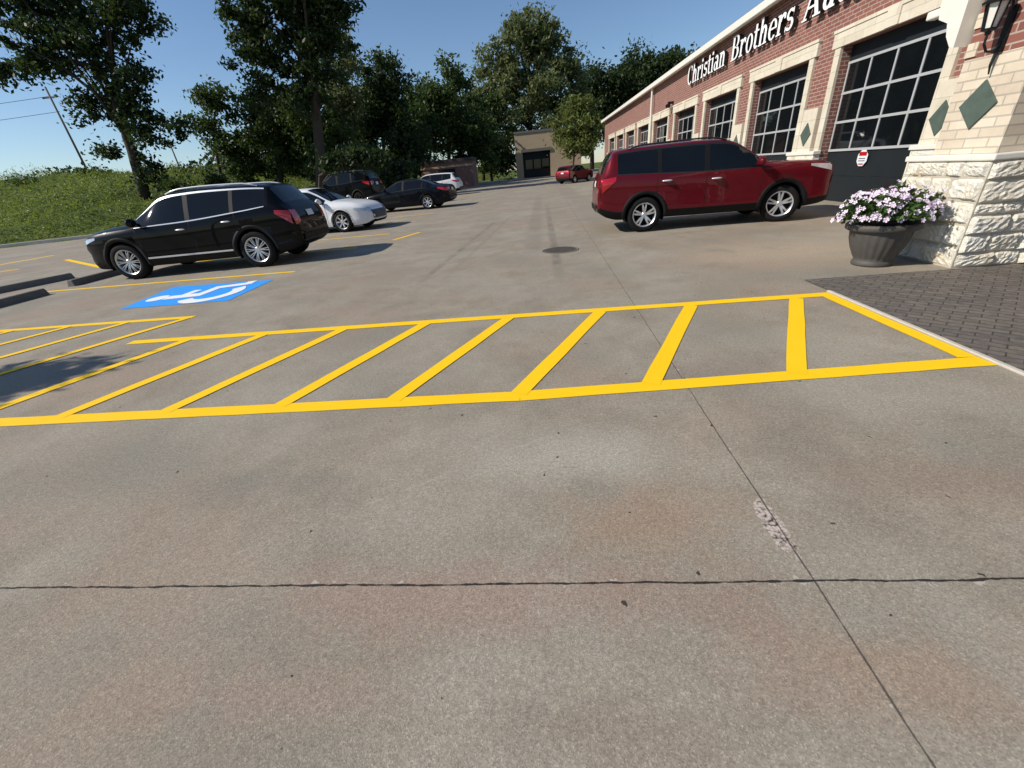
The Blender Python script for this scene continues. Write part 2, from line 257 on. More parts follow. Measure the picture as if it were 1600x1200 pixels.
# weeds: leafy clumps of uneven height
N=660000; X=rng.uniform(-95,-10,N); Y=rng.uniform(8,110,N); d=sdf(X,Y)
cl=np.sin(X*.6+1+.8*np.sin(Y*.31))*np.cos(Y*.5+.7*np.sin(X*.23))+.6*np.sin(X*1.7+Y*1.3+np.sin(Y*.9))+.5*np.sin(X*3.1-Y*2.3+1.5*np.sin(X*.7))
pr=np.where(d>.5,np.exp(-d/26),0)*np.clip(.6+.4*cl,.08,1); k=rng.random(N)<pr; X=X[k];Y=Y[k];cl=cl[k]; n=len(X)
hh=np.clip(.42+.42*cl,.08,1.6)*np.clip(sdf(X,Y)/2.5,.4,1); Z=hz(X,Y)+rng.random(n)**.7*hh*1.3+.02
V=leaf_verts(np.stack([X,Y,Z],1),.10*rng.uniform(.6,1.5,n),.4,.30); tag(np_mesh('tall_grass',V,4,L5),'uneven green weeds and grass covering the hillside','grass',kind='stuff')
# ------------------------------------------------------------------ trees
def tree(label,y,blobs,trunk,lm,ls,dens=.5,tr=.25,name='tree',cat='tree',group=None,nl=9,spread=1.2):
    pts=[pp(*q,y)[0] for q in trunk]; bz=float(hz(pts[0].x,y)) if sdf(pts[0].x,y)>0 else 0.; base=Vector((pts[0].x,y,bz))
    r=empty(name,label,cat,base,group=group); C=[]; cc=[]
    for (px,py,rx,ry) in blobs:
        c,t=pp(px,py,y); A=math.pi*rx*ry; R=np.array([rx*t,min(rx,ry*1.3)*t*.9,ry*t/1.12]); nc=max(6,int(A/170)); per=int(A*dens/nc)+1
        D=rng.normal(size=(nc,3)); D/=np.linalg.norm(D,axis=1)[:,None]; rad=rng.random(nc)**.45; q=np.array(c)+D*R*rad[:,None]*rng.uniform(.75,spread,(nc,1)); cc+=list(q)
        sg=7.2*t*rng.uniform(.5,1.4,nc); pos=np.repeat(q,per,0)+rng.normal(size=(nc*per,3))*np.repeat(sg,per)[:,None]*np.array([1,1,.7]); C.append(pos)
    C=np.concatenate(C); C=C[C[:,2]>bz+.1]; np_mesh('crown',leaf_verts(C-np.array(base),ls),4,lm,r)
    b=MB(); path=[base-Vector((0,0,.2))]+pts[1:]; f=[]
    for i in range(len(path)-1):
        for k in range(4): f.append(path[i].lerp(path[i+1],k/4)+Vector((random.uniform(-1,1),random.uniform(-1,1),0))*tr*.25*(1 if i+k else 0))
    f.append(path[-1]); n=len(f); b.tube(f,[tr*(1.25-1.0*i/n) for i in range(n)],10)
    for _ in range(nl):
        e=Vector(cc[random.randrange(len(cc))]); s=f[random.randrange(n//3,n-1)]; mid=s.lerp(e,.5)+Vector((0,0,.12*(e-s).length)); b.tube([s,s.lerp(mid,.6),mid,e],[tr*.4,tr*.3,tr*.2,tr*.06],6)
    b.build('trunk',BARK,r,smooth=True); return r
tree('large dark oak leaning over the grassy hillside at the left',34,[(110,55,86,48),(50,-5,96,56),(195,128,48,32),(140,170,46,22),(245,205,36,27),(238,272,23,27),(12,108,36,24),(185,10,56,43),(215,183,34,24),(70,98,52,24),(170,235,20,16)],[(228,312),(208,235),(178,150),(130,60)],L2,.155,.42,.34,nl=20,spread=1.3)
tree('very tall dark tree with crown cut by the top of the photo',38,[(450,15,92,58),(425,95,58,40),(500,70,44,52),(470,-70,95,70),(485,140,36,44),(390,35,36,40),(415,150,38,24),(520,20,30,40)],[(497,290),(492,165),(470,50)],L2,.16,.48,.42,nl=16,spread=1.28)
tree('slender small tree left of the tall dark tree',42,[(335,160,33,30),(322,200,32,24),(350,232,34,28),(315,150,18,18)],[(342,280),(336,230),(335,170)],L1,.17,.45,.14)
tree('broad bushy tree behind the black SUV',44,[(430,225,58,58),(405,185,34,32),(475,190,56,56),(515,235,48,50),(380,262,30,28)],[(440,300),(435,240),(430,200)],L1,.18,.7,.2)
tree('loose pale crowned tree to the right of the tall dark tree',47,[(535,95,28,45),(520,150,34,48),(545,180,28,45)],[(530,290),(532,200),(535,110)],L3,.18,.45,.16)
tree('dense rounded dark tree above the dark sedan',52,[(598,135,44,50),(600,205,62,62),(572,190,38,58),(640,225,34,50)],[(600,290),(600,220),(600,140)],L2,.20,.85,.25)
tree('dark green tree behind the low brick enclosure',66,[(692,140,44,44),(700,205,60,58),(738,220,40,45),(662,180,30,45)],[(702,285),(700,220),(694,150)],L1,.25,.85,.25)
tree('dark filler tree deep between the tall dark tree and the rounded tree',58,[(545,225,45,50),(500,245,45,40),(540,170,30,40)],[(545,288),(545,240),(545,200)],L2,.22,.8,.22)
tree('dark tree deep behind the bushy tree and the black SUV',62,[(415,238,38,36),(455,205,42,46),(470,250,45,34)],[(430,285),(430,240),(430,210)],L2,.24,.8,.22)
tree('dark tree filling the gap left of the brick enclosure',60,[(645,175,26,35),(650,220,42,48),(625,250,36,34)],[(648,290),(648,235),(646,180)],L1,.23,.8,.22)
tree('mid green tree between the enclosure tree and the tall poplar',82,[(752,165,26,34),(750,205,36,45),(775,235,30,35)],[(755,278),(753,220),(752,165)],L1,.3,.8,.25)
tree('tallest silvery green poplar behind the far cream building',88,[(825,60,38,45),(798,112,48,52),(862,105,40,55),(830,170,80,65),(770,165,35,55),(800,50,20,28),(850,50,22,25),(885,150,28,50)],[(830,270),(828,180),(826,70)],L3,.31,.7,.5,nl=14)
tree('small yellow green tree in front of the far cream building',62,[(905,170,28,24),(905,202,38,32),(885,222,25,20),(925,225,22,22)],[(893,270),(898,235),(903,190)],L4,.21,.8,.12)
for i,(px,py,rx,ry,lb) in enumerate([(925,140,34,40,'leftmost dark tree rising behind the far end of the garage roof'),(968,125,36,40,'second dark tree from the left behind the garage roof'),(1012,108,36,36,'third dark tree from the left behind the garage roof'),(1052,95,30,26,'rightmost dark tree showing above the garage eave')]):
    tree(lb,100,[(px,py,rx,ry),(px-8,py+45,rx,ry),(px+12,py+30,rx*.8,ry)],[(px,262),(px,py+40),(px,py)],L2,.34,.8,.4,group='trees behind the garage roof')
tree('dark low tree between brick enclosure and poplar',76,[(765,235,34,34),(785,255,26,18)],[(768,278),(767,245),(766,225)],L2,.28,.8,.2)
tree('dense dark thicket tree over the parked dark van',40,[(560,255,45,25),(520,262,36,26),(610,262,40,26)],[(555,300),(557,280),(560,262)],L2,.18,.8,.15)
tree('dark overhanging tree whose low branches shade the parked van',27,[(548,246,40,14),(590,252,26,12),(515,250,22,14)],[(492,312),(500,275),(545,248)],L2,.12,.8,.12)
for (px,py,y,rx,ry,lb) in [(95,352,30,30,16,'round green bush on the bank below the large oak'),(150,275,58,26,12,'low dark bush on the far slope left of the oak trunk'),(300,272,60,40,14,'low dark bush on the far slope below the slender tree'),(35,290,46,26,11,'dark bush halfway up the slope at the left edge'),(60,325,36,28,10,'wide dark green bush low on the slope left of the oak'),(20,352,29,26,13,'leafy bush by the kerb at the left edge'),(265,292,33,32,14,'dark shrub beside the foot of the large oak'),(330,282,38,34,16,'dark shrub just above the front of the black SUV roof'),(125,305,42,22,9,'small dark bush in the middle of the slope')]:
    tree(lb,y,[(px,py,rx,ry),(px+rx*.5,py+ry*.4,rx*.6,ry*.6)],[(px,py+ry),(px,py+ry*.5),(px,py)],L1 if px%2 else L2,.0036*y,.6,.05,'shrub','shrub',group='shrubs on the slope',nl=3)
# young tree added out of view to cast the shade patch at the lower left
tx,ty_=-10.55,1.75
r=empty('unseen_shadow_tree','unseen young tree added beside the lot to cast a leafy shadow on the hatching','tree',(tx,ty_,0)); C=rng.normal(size=(1700,3))*np.array([.26,.2,.22])+np.array([0,0,4.3]); np_mesh('crown',leaf_verts(C,.08),4,L1,r)
MB().tube([(tx,ty_,-.05),(tx+.02,ty_+.02,2),(tx,ty_,4.4)],[.05,.04,.02],8).build('trunk',BARK,r,smooth=True)
# far tree line
N=9000; X=rng.uniform(-190,-62,N); Y=rng.uniform(118,135,N); h=(2.5+2*np.sin(X*.13)+1.3*np.sin(X*.41)); C=np.stack([X,Y,hz(X,Y)+rng.random(N)*np.maximum(h,.6)],1); tag(np_mesh('tree_line',leaf_verts(C,.6),4,L2),'distant dark tree line on the hill crest','woods',kind='stuff')
# poles
def pole(label,px0,py0,px1,py1,y,r):
    a,_=pp(px0,py0,y); c,_=pp(px1,py1,y); c.x=a.x; e=empty('utility_pole',label,'utility pole',(a.x,y,float(hz(a.x,y))),group='utility poles')
    MB().tube([(a.x,y,float(hz(a.x,y))-.3),c],[r,r*.7],10).build('post',WOOD,e,smooth=True)
    MB().box(a.x-1.1,a.x+1.1,y-.06,y+.06,c.z-1.2,c.z-1.05).build('crossarm',WOOD,e)
    return c
c1=pole('tall wooden utility pole leftmost on the grassy hill',132,258,74,135,60,.14); c2=pole('small far utility pole right of the large oak',279,258,270,218,95,.16)
for q,(dz,oy,lb) in enumerate([(-1.0,0,'upper sagging power line leading left from the tall pole'),(-2.6,.3,'lower sagging power line leading left from the tall pole')]):
    P=[]; e=Vector((-150,52+oy,c1.z+1+dz))
    for i in range(25): s=i/24; p=Vector((c1.x,60+oy,c1.z+dz)).lerp(e,s); p.z-=2.2*4*s*(1-s)*.5; P.append(p)
    tag(MB().tube(P,.025,5).build('power_line',BLK),lb,'power line',group='power lines')
# ------------------------------------------------------------------ markings
g=empty('painted_walkway','long bright yellow hatched walkway crossing the lot in the foreground','road marking',(-1,3.3,0))
MB().line((-9.5,2.4),(-.2,2.42),.13,.004).build('border_line',YEL,g); MB().line((-.2,2.42),(2.82,2.575),.13,.004).build('border_line',YEL,g)
MB().line((-4.75,4.12),(2.75,4.16),.12,.004).build('border_line',YEL,g); MB().line((2.76,4.22),(2.76,2.64),.11,.005).build('border_line',YEL,g)
for xb,xt in zip([1.64,.68,-.21,-1.1,-1.95,-2.85,-3.73,-4.6],[2.46,1.46,.56,-.38,-1.27,-2.18,-3.1,-4.0]):
    ya=2.42+.05*max(0,xb+.2)+.03; MB().line((xb,ya),(xt,4.1),.12,.0055).build('stripe',YEL,g)
g=empty('hatched_aisle','yellow hatched access aisle between walkway and blue wheelchair marking','road marking',(-7,4.5,0))
MB().line((-12,5.02),(-4.68,5.02),.11,.004).build('border_line',YEL,g)
for k in range(6):
    xa=-4.73-.88*k; MB().line((xa,5.0),(xa-.8,3.3),.10,.0065).build('stripe',YEL,g)
# parking lines
def pline(p,q,lb,wd=.1): tag(MB().line(p,q,wd,.004).build('parking_line',YEL),lb,'road marking',group='yellow parking lines')
pline((-10.2,7.77),(-4.75,7.75),'yellow parking line running beneath the near side of the black SUV')
pline((-10.2,10.3),(-4.55,10.3),'yellow parking line just beyond the black SUV')
pline((-10.2,12.7),(-4.5,12.7),'yellow parking line nearer the white sedan')
pline((-10.2,16.1),(-4.6,16.1),'yellow parking line just past the white sedan')
pline((-10.2,19.),(-4.6,19.),'yellow parking line nearer the dark sedan'); pline((-10.2,24),(-4.6,24),'yellow parking line just past the dark sedan'); pline((-10.2,31),(-4.6,31.),'farthest yellow parking line short of the white SUV')
pline((-3.9,11.2),(-3.5,12.4),'short yellow tick at the end of the stalls past the black SUV',.12)
pline(gp(104,406),gp(160,418),'yellow line left of the black SUV front wheel',.14); pline(gp(0,414),gp(85,399),'yellow line nearest the left edge beyond the wheel stops',.22); pline(gp(0,425),gp(30,421),'short yellow line left of the wheel stops',.16)
# wheelchair symbol
g=empty('wheelchair_marking','blue painted square with white wheelchair symbol on the concrete','road marking',(-5.6,6.45,0))
MB().add([(-6.52,5.78,.004),(-4.74,5.80,.004),(-4.82,7.12,.004),(-6.82,7.2,.004)],[(0,1,2,3)]).build('blue_field',BLUE,g)
b=MB(); zz=[.006]
def sm(u,v): return (-5.58-v*.90,6.46+u*1.06,zz[0])
def st(p,q,wd):
    zz[0]+=.0004; d=Vector((q[0]-p[0],q[1]-p[1])).normalized(); n=Vector((-d.y,d.x))*wd/2; p=Vector(p);q=Vector(q); b.add([sm(*(p+n)),sm(*(q+n)),sm(*(q-n)),sm(*(p-n))],[(0,1,2,3)])
def arc(cu,cv,ro,ri,a0,a1,n=32):
    zz[0]+=.0004; vs=[]
    for i in range(n+1):
        a=R_(a0+(a1-a0)*i/n); vs+=[sm(cu+ro*math.cos(a),cv+ro*math.sin(a)),sm(cu+ri*math.cos(a),cv+ri*math.sin(a))]
    b.add(vs,[(2*i,2*i+1,2*i+3,2*i+2) for i in range(n)])
arc(-.14,.86,.17,.001,0,360); st((-.15,.68),(-.08,.0),.22); st((-.12,.42),(.26,.42),.16); st((-.18,.08),(.40,.08),.19); st((.32,.16),(.48,-.48),.19); st((.40,-.46),(.64,-.40),.17); arc(-.12,-.22,.50,.29,128,322)
b.build('wheelchair_symbol',WHP,g)
# wheel stops
for (x,ya,yb,lb,a) in [(-9.75,5.7,7.45,'dark concrete wheel stop nearest the camera at the left edge',.05),(-10.05,8.2,9.9,'concrete wheel stop tucked at the front tyre of the black SUV',.05),(-11.5,7.6,9.3,'concrete wheel stop left of the black SUV in the opposite row',-.3)]:
    e=tag(MB().add([(-.09,-.9,0),(.09,-.9,0),(.06,-.88,.13),(-.06,-.88,.13),(-.09,.9,0),(.09,.9,0),(.06,.88,.13),(-.06,.88,.13)],[(0,1,2,3),(7,6,5,4),(1,5,6,2),(2,6,7,3),(3,7,4,0)]).build('wheel_stop',STOP,bevel=.02),lb,'wheel stop','wheel stops'); e.location=(x,(ya+yb)/2,0); e.rotation_euler=(0,0,a)
# manhole
e=empty('manhole_cover','round rusty cast iron manhole cover in the middle of the lot','manhole cover',(.33,7.75,0)); b=MB(); b.lathe([(.0001,.012),(.29,.012),(.3,.006),(.3,0)],40,(.33,7.75,0)); 
for i in range(-3,4):
    L=math.sqrt(.26**2-(i*.075)**2); b.box(.33-L,.33+L,7.75+i*.075-.012,7.75+i*.075+.012,.0121,.018)
b.build('lid',IRON,e); MB().lathe([(.303,.003),(.303,.010),(.335,.008),(.34,0)],40,(.33,7.75,0)).build('ring_frame',STOP,e,smooth=True)
# pavers
tag(MB().add([(2.86,.3,.008),(9,.3,.008),(9,4.72,.008),(2.86,4.72,.008)],[(0,1,2,3)]).build('paved_walk',PAV),'dark brick paver walk beside the stone column','pavement',kind='structure')
tag(MB().box(2.825,2.86,.3,4.25,0,.018).build('pavement_edging',EDG,bevel=.005),'pale edging strip along the paver walk','edging',kind='structure')
# ------------------------------------------------------------------ garage building
XW=6.95; B=empty('brick_garage','long red brick repair garage with cream stone trim and dark roll-up doors','building',(8,26,0))
doors=[9+4.2*k for k in range(9)]; DH=3.15
b=MB(); ed=[1.0]+[v for d in doors for v in (d,d+3)]+[49.]
for i in range(0,len(ed),2): b.box(XW,XW+.35,ed[i],ed[i+1],0,DH)
b.box(XW,XW+.35,1.,49.,DH,4.9); b.box(XW+.35,20,48.65,49,0,4.9); b.build('wall',BRICK,B)
MB().box(XW+.36,20,1.,1.3,0,4.9).build('end_wall',BRICK,B)
b=MB(); b.add([(6.62,.8,4.98),(6.62,49.3,4.98),(13.5,49.3,6.6),(13.5,.8,6.6),(20.5,49.3,4.98),(20.5,.8,4.98)],[(0,3,2,1),(3,5,4,2)]); b.build('roof',ROOFM,B)
MB().box(6.6,6.75,.8,49.3,4.76,4.97).build('gutter',FASC,B,bevel=.02); MB().box(6.76,6.948,.8,49.3,4.84,4.90).build('soffit',FASC,B)
for k,d in enumerate(doors):
    b=MB(); b.box(6.89,6.95-.001,d-.20,d,1.12,DH); b.box(6.89,6.949,d+3,d+3.20,1.12,DH); b.box(6.87,6.949,d-.30,d+3.30,DH,DH+.28); b.box(6.85,6.949,d-.32,d+3.32,DH+.28,DH+.34); b.box(6.84,6.869,d+1.33,d+1.67,DH+.0,DH+.279)
    b.build('door_surround',CREAM,B)
    dr=MB(); dr.box(7.14,7.18,d,d+3,0.01,.55); dr.box(7.14,7.18,d,d+3,.56,1.08); dr.box(7.14,7.18,d,d+3,1.09,2.84); dr.box(7.14,7.18,d,d+3,2.85,DH)
    D=dr.build('garage_door',DOORM,B); D['_w']=B.location
    fr=MB(); 
    for j in range(4): zb=1.1+.575*j; fr.box(7.108,7.139,d+.03,d+2.97,zb-.024,zb+.024)
    for j in range(5):
        yy=d+.06+.72*j
        for q in range(3): fr.box(7.112,7.139,yy-.022,yy+.022,1.1+.575*q+.025,1.1+.575*(q+1)-.025)
    fr.build('window_frame',ALU,D)
    for j in range(3): 
        gl=MB()
        for q in range(4): gl.box(7.125,7.1385,d+.06+.72*q+.023,d+.06+.72*(q+1)-.023,1.1+.575*j+.025,1.1+.575*(j+1)-.025)
        gl.build('window_pane',GLD,D)
# piers
for k in range(10):
    yc=8.4+4.2*k if k<9 else 46.3
    ya,yb=(yc-.6,yc+.6)
    b=MB(); b.box(6.80,6.949,ya,yb,0,1.04); b.build('stone_plinth',STONE,B); MB().box(6.77,6.949,ya-.03,yb+.03,1.042,1.12).build('plinth_cap',FASC,B,bevel=.01)
    yd=yc+(.24 if k==0 else 0)
    MB().box(6.845,6.949,yd-.3,yd+.3,1.122,2.05).build('pilaster',CREAM,B); 
    MB().add([(6.828,yd-.22,1.5),(6.828,yd,1.24),(6.828,yd+.22,1.5),(6.828,yd,1.76),(6.844,yd-.22,1.5),(6.844,yd,1.24),(6.844,yd+.22,1.5),(6.844,yd,1.76)],[(0,1,2,3),(0,4,5,1),(1,5,6,2),(2,6,7,3),(3,7,4,0)]).build('diamond_tile',GREEN,B)
MB().tube([(6.78,29.05,0.1),(6.78,29.05,4.75)],.06,8).build('downspout',FASC,B)
MB().box(6.7,6.949,25.1,25.3,3.6,3.7).box(6.62,6.78,25.06,25.34,3.45,3.6).build('wall_light',BLK,B)
# sign letters
class GL:
    def __init__(s): s.p=[]
    def bar(s,u0,v0,u1,v1): s.p.append([(u0,v0),(u1,v0),(u1,v1),(u0,v1)]); return s
    def poly(s,*q): s.p.append(list(q)); return s
    def arc(s,cu,cv,ru,rv,a0,a1,tu,tv):
        n=max(6,int(abs(a1-a0)/15)); 
        for i in range(n):
            q=[]
            for (a,k) in ((a0+(a1-a0)*i/n,0),(a0+(a1-a0)*(i+1)/n,0),(a0+(a1-a0)*(i+1)/n,1),(a0+(a1-a0)*i/n,1)):
                a=R_(a); q.append((cu+(ru-tu*k)*math.cos(a),cv+(rv-tv*k)*math.sin(a)))
            s.p.append(q+['arc'])
        return s
    def ser(s,u0,u1,v=0): return s.bar(u0,v,u1,v+.055)
def glyph(c):
    g=GL()
    if c=='C': g.arc(.40,.5,.40,.52,48,312,.17,.08).bar(.62,.68,.70,.97); return g,.82
    if c in 'hn':
        t=1.0 if c=='h' else .68
        g.bar(.07,0,.22,t).ser(0,.30).bar(0,t-.055,.08,t).arc(.36,.42,.22,.27,0,180,.15,.1).bar(.43,0,.58,.43).ser(.36,.65); return g,.70
    if c=='m': g.bar(.07,0,.22,.68).ser(0,.30).arc(.36,.42,.22,.27,0,180,.15,.1).bar(.43,0,.58,.43).ser(.36,.65).arc(.71,.42,.22,.27,0,180,.15,.1).bar(.78,0,.93,.43).ser(.71,1.0); return g,1.05
    if c=='r': g.bar(.07,0,.22,.68).ser(0,.32).bar(0,.625,.08,.68).arc(.39,.42,.22,.27,55,180,.1,.12).bar(.42,.48,.53,.63); return g,.56
    if c=='i': g.bar(.07,0,.22,.68).ser(0,.30).bar(0,.625,.08,.68).bar(.06,.80,.23,.97); return g,.36
    if c=='s': g.arc(.25,.50,.22,.19,30,270,.12,.09).arc(.25,.20,.24,.21,-150,90,.13,.09).bar(.40,.52,.45,.68).bar(.02,0,.07,.17); return g,.53
    if c=='t': g.bar(.1,.15,.25,.9).bar(0,.62,.40,.68).arc(.28,.18,.18,.19,180,320,.15,.09); return g,.46
    if c=='a': g.arc(.22,.2,.21,.21,0,360,.13,.07).bar(.35,.05,.50,.48).arc(.28,.46,.22,.23,0,150,.15,.08).ser(.40,.59); return g,.62
    if c=='B': g.bar(.07,0,.24,1).ser(0,.1).ser(0,.1,.945).bar(.24,.93,.40,1).bar(.24,.48,.40,.55).bar(.24,0,.40,.07).arc(.40,.74,.28,.26,-90,90,.16,.07).arc(.40,.275,.34,.275,-90,90,.17,.07); return g,.80
    if c=='o': g.arc(.3,.34,.29,.36,0,360,.15,.06); return g,.63
    if c=='e': g.arc(.3,.34,.29,.36,0,320,.15,.06).bar(.14,.34,.47,.40); return g,.61
    if c=='A': g.poly((.08,.05),(.17,.05),(.47,1),(.38,1)).poly((.37,1),(.53,1),(.87,.05),(.68,.05)).bar(.2,.30,.68,.37).ser(0,.28).ser(.58,.98); return g,.98
    if c=='u': g.bar(.07,.2,.22,.68).bar(0,.625,.08,.68).arc(.31,.24,.24,.25,180,360,.15,.1).bar(.43,0,.58,.68).ser(.57,.66); return g,.70
    if c=='v': g.poly((.04,.66),(.22,.66),(.38,0),(.27,0)).poly((.50,.66),(.58,.66),(.38,0),(.30,0)).ser(-.02,.28,.63).ser(.42,.66,.63); return g,.64
def word(txt,ya,yb,z0,H):
    tot=sum(glyph(c)[1] for c in txt); k=(ya-yb)/tot; y=ya
    for c in txt:
        g,ad=glyph(c); b=MB(); last=None; dp=0.
        for i,q in enumerate(g.p):
            ar=q[-1]=='arc'; q=[p for p in q if p!='arc']
            if not(ar and last=='arc'): dp+=.0015
            last='arc' if ar else 'x'
            fr=[(6.80-dp,y-u*k,z0+v*H) for u,v in q]; n=len(fr); bk=[(6.90,p[1],p[2]) for p in fr]
            b.add(fr,[tuple(range(n))],0)
            b.add(fr+bk,[(a,(a+1)%n,n+(a+1)%n,n+a) for a in range(n)],1)
        b.build('sign_letter',[LWH,LBK],B); y-=ad*k
word('Christian',22.7,18.55,3.99,.67); word('Brothers',18.05,14.15,3.99,.67); word('Automotive',13.75,8.6,3.99,.67)
# entrance column
b=MB(); random.seed(11)
def stones(P,U,W,ulen,hgt):
    v=0; P=Vector(P);U=Vector(U);W=Vector(W)
    while v<hgt-.05:
        rh=min(random.choice([.11,.15,.19,.22]),hgt-v); 
        if hgt-v-rh<.08: rh=hgt-v
        u=-.0
        while u<ulen-.02:
            bw=random.uniform(.15,.40); 
            if ulen-u-bw<.12: bw=ulen-u
            nx,nz=12,8; vs=[]; s1,s2=random.uniform(-.024,.024),random.uniform(-.02,.02); o0=random.uniform(.018,.048)
            for i in range(nx+1):
                for j in range(nz+1):
                    fu,fv=i/nx,j/nz; edge=min(fu,1-fu,)*bw; edge=min(edge,min(fv,1-fv)*rh); e=min(1,edge/.022)
                    h=-.006+(o0+.006+s1*(fu-.5)*2+s2*(fv-.5)*2+random.uniform(-.009,.009))*e
                    p=P+U*(u+.006+(bw-.012)*fu)+Vector((0,0,v+.006+(rh-.012)*fv))+W*h; vs.append(p)
            b.add(vs,[(i*(nz+1)+j,(i+1)*(nz+1)+j,(i+1)*(nz+1)+j+1,i*(nz+1)+j+1) for i in range(nx) for j in range(nz)])
            u+=bw
        v+=rh
stones((4.40,4.77,0),(0,1,0),(-1,0,0),1.03,1.03); stones((4.40,4.77,0),(1,0,0),(0,-1,0),1.05,1.03); stones((4.40,5.80,0),(1,0,0),(0,1,0),1.05,1.03)
C=empty('entrance_column','pale rock faced stone column with green diamond tile at the right edge','column',(4.9,5.28,0))
b.build('stone_face',STONE,C); MB().box(4.398,5.45,4.772,5.798,0,1.03).build('mortar_core',MORT,C)
MB().box(4.37,5.5,4.74,5.83,1.032,1.09).build('sill_cap',FASC,C,bevel=.012)
MB().box(4.50,5.35,4.88,5.62,1.092,1.95).build('lower_shaft',TANB,C); MB().box(4.50,5.35,4.88,5.62,1.951,3.3).build('upper_shaft',BRICK,C)
b=MB()
for s in range(6): b.box(4.485,4.499,5.50-.0,5.619,1.97+s*.24,1.97+s*.24+.12)
b.build('quoins',TANB,C)
yd,zd=5.27,1.53
MB().add([(4.48,yd-.2,zd),(4.48,yd,zd-.21),(4.48,yd+.2,zd),(4.48,yd,zd+.21),(4.499,yd-.2,zd),(4.499,yd,zd-.21),(4.499,yd+.2,zd),(4.499,yd,zd+.21)],[(0,1,2,3),(0,4,5,1),(1,5,6,2),(2,6,7,3),(3,7,4,0)]).build('diamond_tile',GREEN,C)
b=MB(); prof=[(5.64,2.08),(5.70,2.10),(5.78,2.2),(5.82,2.32),(5.95,2.38),(5.98,2.5),(5.98,2.75),(5.64,2.75)]; n=len(prof)
b.add([(4.36,y,z) for y,z in prof]+[(5.4,y,z) for y,z in prof],[tuple(range(n)),tuple(range(n,2*n))[::-1]]+[(i,(i+1)%n,n+(i+1)%n,n+i) for i in range(n)]); b.build('corbel',FASC,C)
MB().box(4.25,7.,1.2,6.02,2.76,3.25).build('canopy_beam',FASC,C)
e=empty('security_camera','small white security camera on the corbel above the first door','camera',(4.5,6.02,2.5)); MB().box(4.40,4.5,6.0,6.2,2.42,2.5).build('housing',FASC,e,bevel=.015); MB().tube([(4.45,6.0,2.5),(4.45,6.05,2.6),(4.45,5.99,2.62)],.02,8).build('bracket',FASC,e)
# lantern
lx,ly,lz=4.33,5.25,2.14; e=empty('wall_lantern','black wall lantern with frosted panes on the brick column','lantern',(4.5,ly,2.2))
b=MB(); ra,rb=.052,.082
for k in range(6):
    a=math.pi/3*k; b.tube([(lx+ra*math.cos(a),ly+ra*math.sin(a),lz),(lx+rb*math.cos(a),ly+rb*math.sin(a),lz+.2)],.008,6)
b.lathe([(.001,-.05),(.02,-.04),(.024,-.018),(.056,-.005),(.06,.007),(.0001,.009)],12,(lx,ly,lz)); b.lathe([(.0001,.195),(.108,.195),(.113,.212),(.08,.245),(.04,.30),(.028,.315),(.032,.335),(.001,.37)],12,(lx,ly,lz)); b.build('lantern_frame',BLK,e)
MB().lathe([(ra*.9,.011),(rb*.9,.194)],6,(lx,ly,lz)).build('lantern_glass',GLW,e)
b=MB(); b.box(4.476,4.498,ly-.035,ly+.035,1.95,2.3); b.tube([(4.48,ly,2.02),(4.43,ly,1.96),(4.37,ly,1.97),(4.33,ly,2.03),(4.33,ly,2.09)],.011,8); b.tube([(4.48,ly,2.26),(4.41,ly,2.49),(4.35,ly,2.55),(4.33,ly,2.49)],.011,8); b.tube([(4.47,ly,1.95),(4.455,ly,1.86),(4.47,ly,1.78)],[.016,.011,.006],8); b.build('bracket',BLK,e)
# door notice
yy=10.68; e=empty('door_notice','round white notice with red markings stuck on the nearest garage door','sign',(7.13,yy,.93)); b=MB(); b.add([(7.10,yy+.17*math.cos(a)*(1),.92+.17*math.sin(a)) for a in [R_(22.5+45*k) for k in range(8)]],[tuple(range(8))]); b.build('notice_board',PLATE,e)
MB().box(7.096,7.098,yy-.115,yy+.115,.965,1.04).build('red_header',REDL,e)
MB().box(7.096,7.098,yy-.07,yy+.07,.79,.815).build('red_footer',REDL,e)
b=MB()
for q in range(2): b.box(7.095,7.097,yy-.10,yy+.10,.86+q*.045,.873+q*.045)
b.build('notice_lines',GUN,e)
# ------------------------------------------------------------------ planter
px,py=3.88,5.2; e=empty('flower_planter','dark bronze fluted planter bowl beside the stone column','planter',(px,py,0))
md=lambda a,z:1+.016*math.cos(22*a)*(1 if .08<z<.39 else 0)
MB().lathe([(.001,0),(.19,0),(.20,.02),(.19,.05),(.18,.065),(.20,.10),(.245,.2),(.275,.3),(.29,.39)],132,(px,py,0),mod=md).build('bowl',POTM,e,smooth=True)
MB().lathe([(.29,.385),(.32,.395),(.342,.41),(.345,.455),(.33,.47),(.30,.465),(.28,.42)],48,(px,py,0)).build('rim',POTM,e,smooth=True); MB().lathe([(.29,.43),(.001,.45)],32,(px,py,0)).build('soil',SOIL,e)
e=empty('petunia_plant','pale lavender petunias mixed with green leaves overflowing the planter','flowers',(px,py,.47)); n=4400
def dome(v,k):
    lum=1+.18*math.sin(v[0]*7+1)*math.cos(v[1]*6)+.12*math.sin(v[0]*15)*math.sin(v[2]*13); p=Vector((v[0]*.45,v[1]*.40,v[2]*.27))*lum*k
    p.x=min(p.x,.46); p.z+=.06-.06*max(0,abs(p.x)-.36)/.12; return p
D=rng.normal(size=(n,3)); D/=np.linalg.norm(D,axis=1)[:,None]; D[:,2]=np.abs(D[:,2]); C=np.array([dome(v,random.random()**.4*1.05) for v in D])
np_mesh('foliage',leaf_verts(C,.028,.8,.5),4,L6,e)
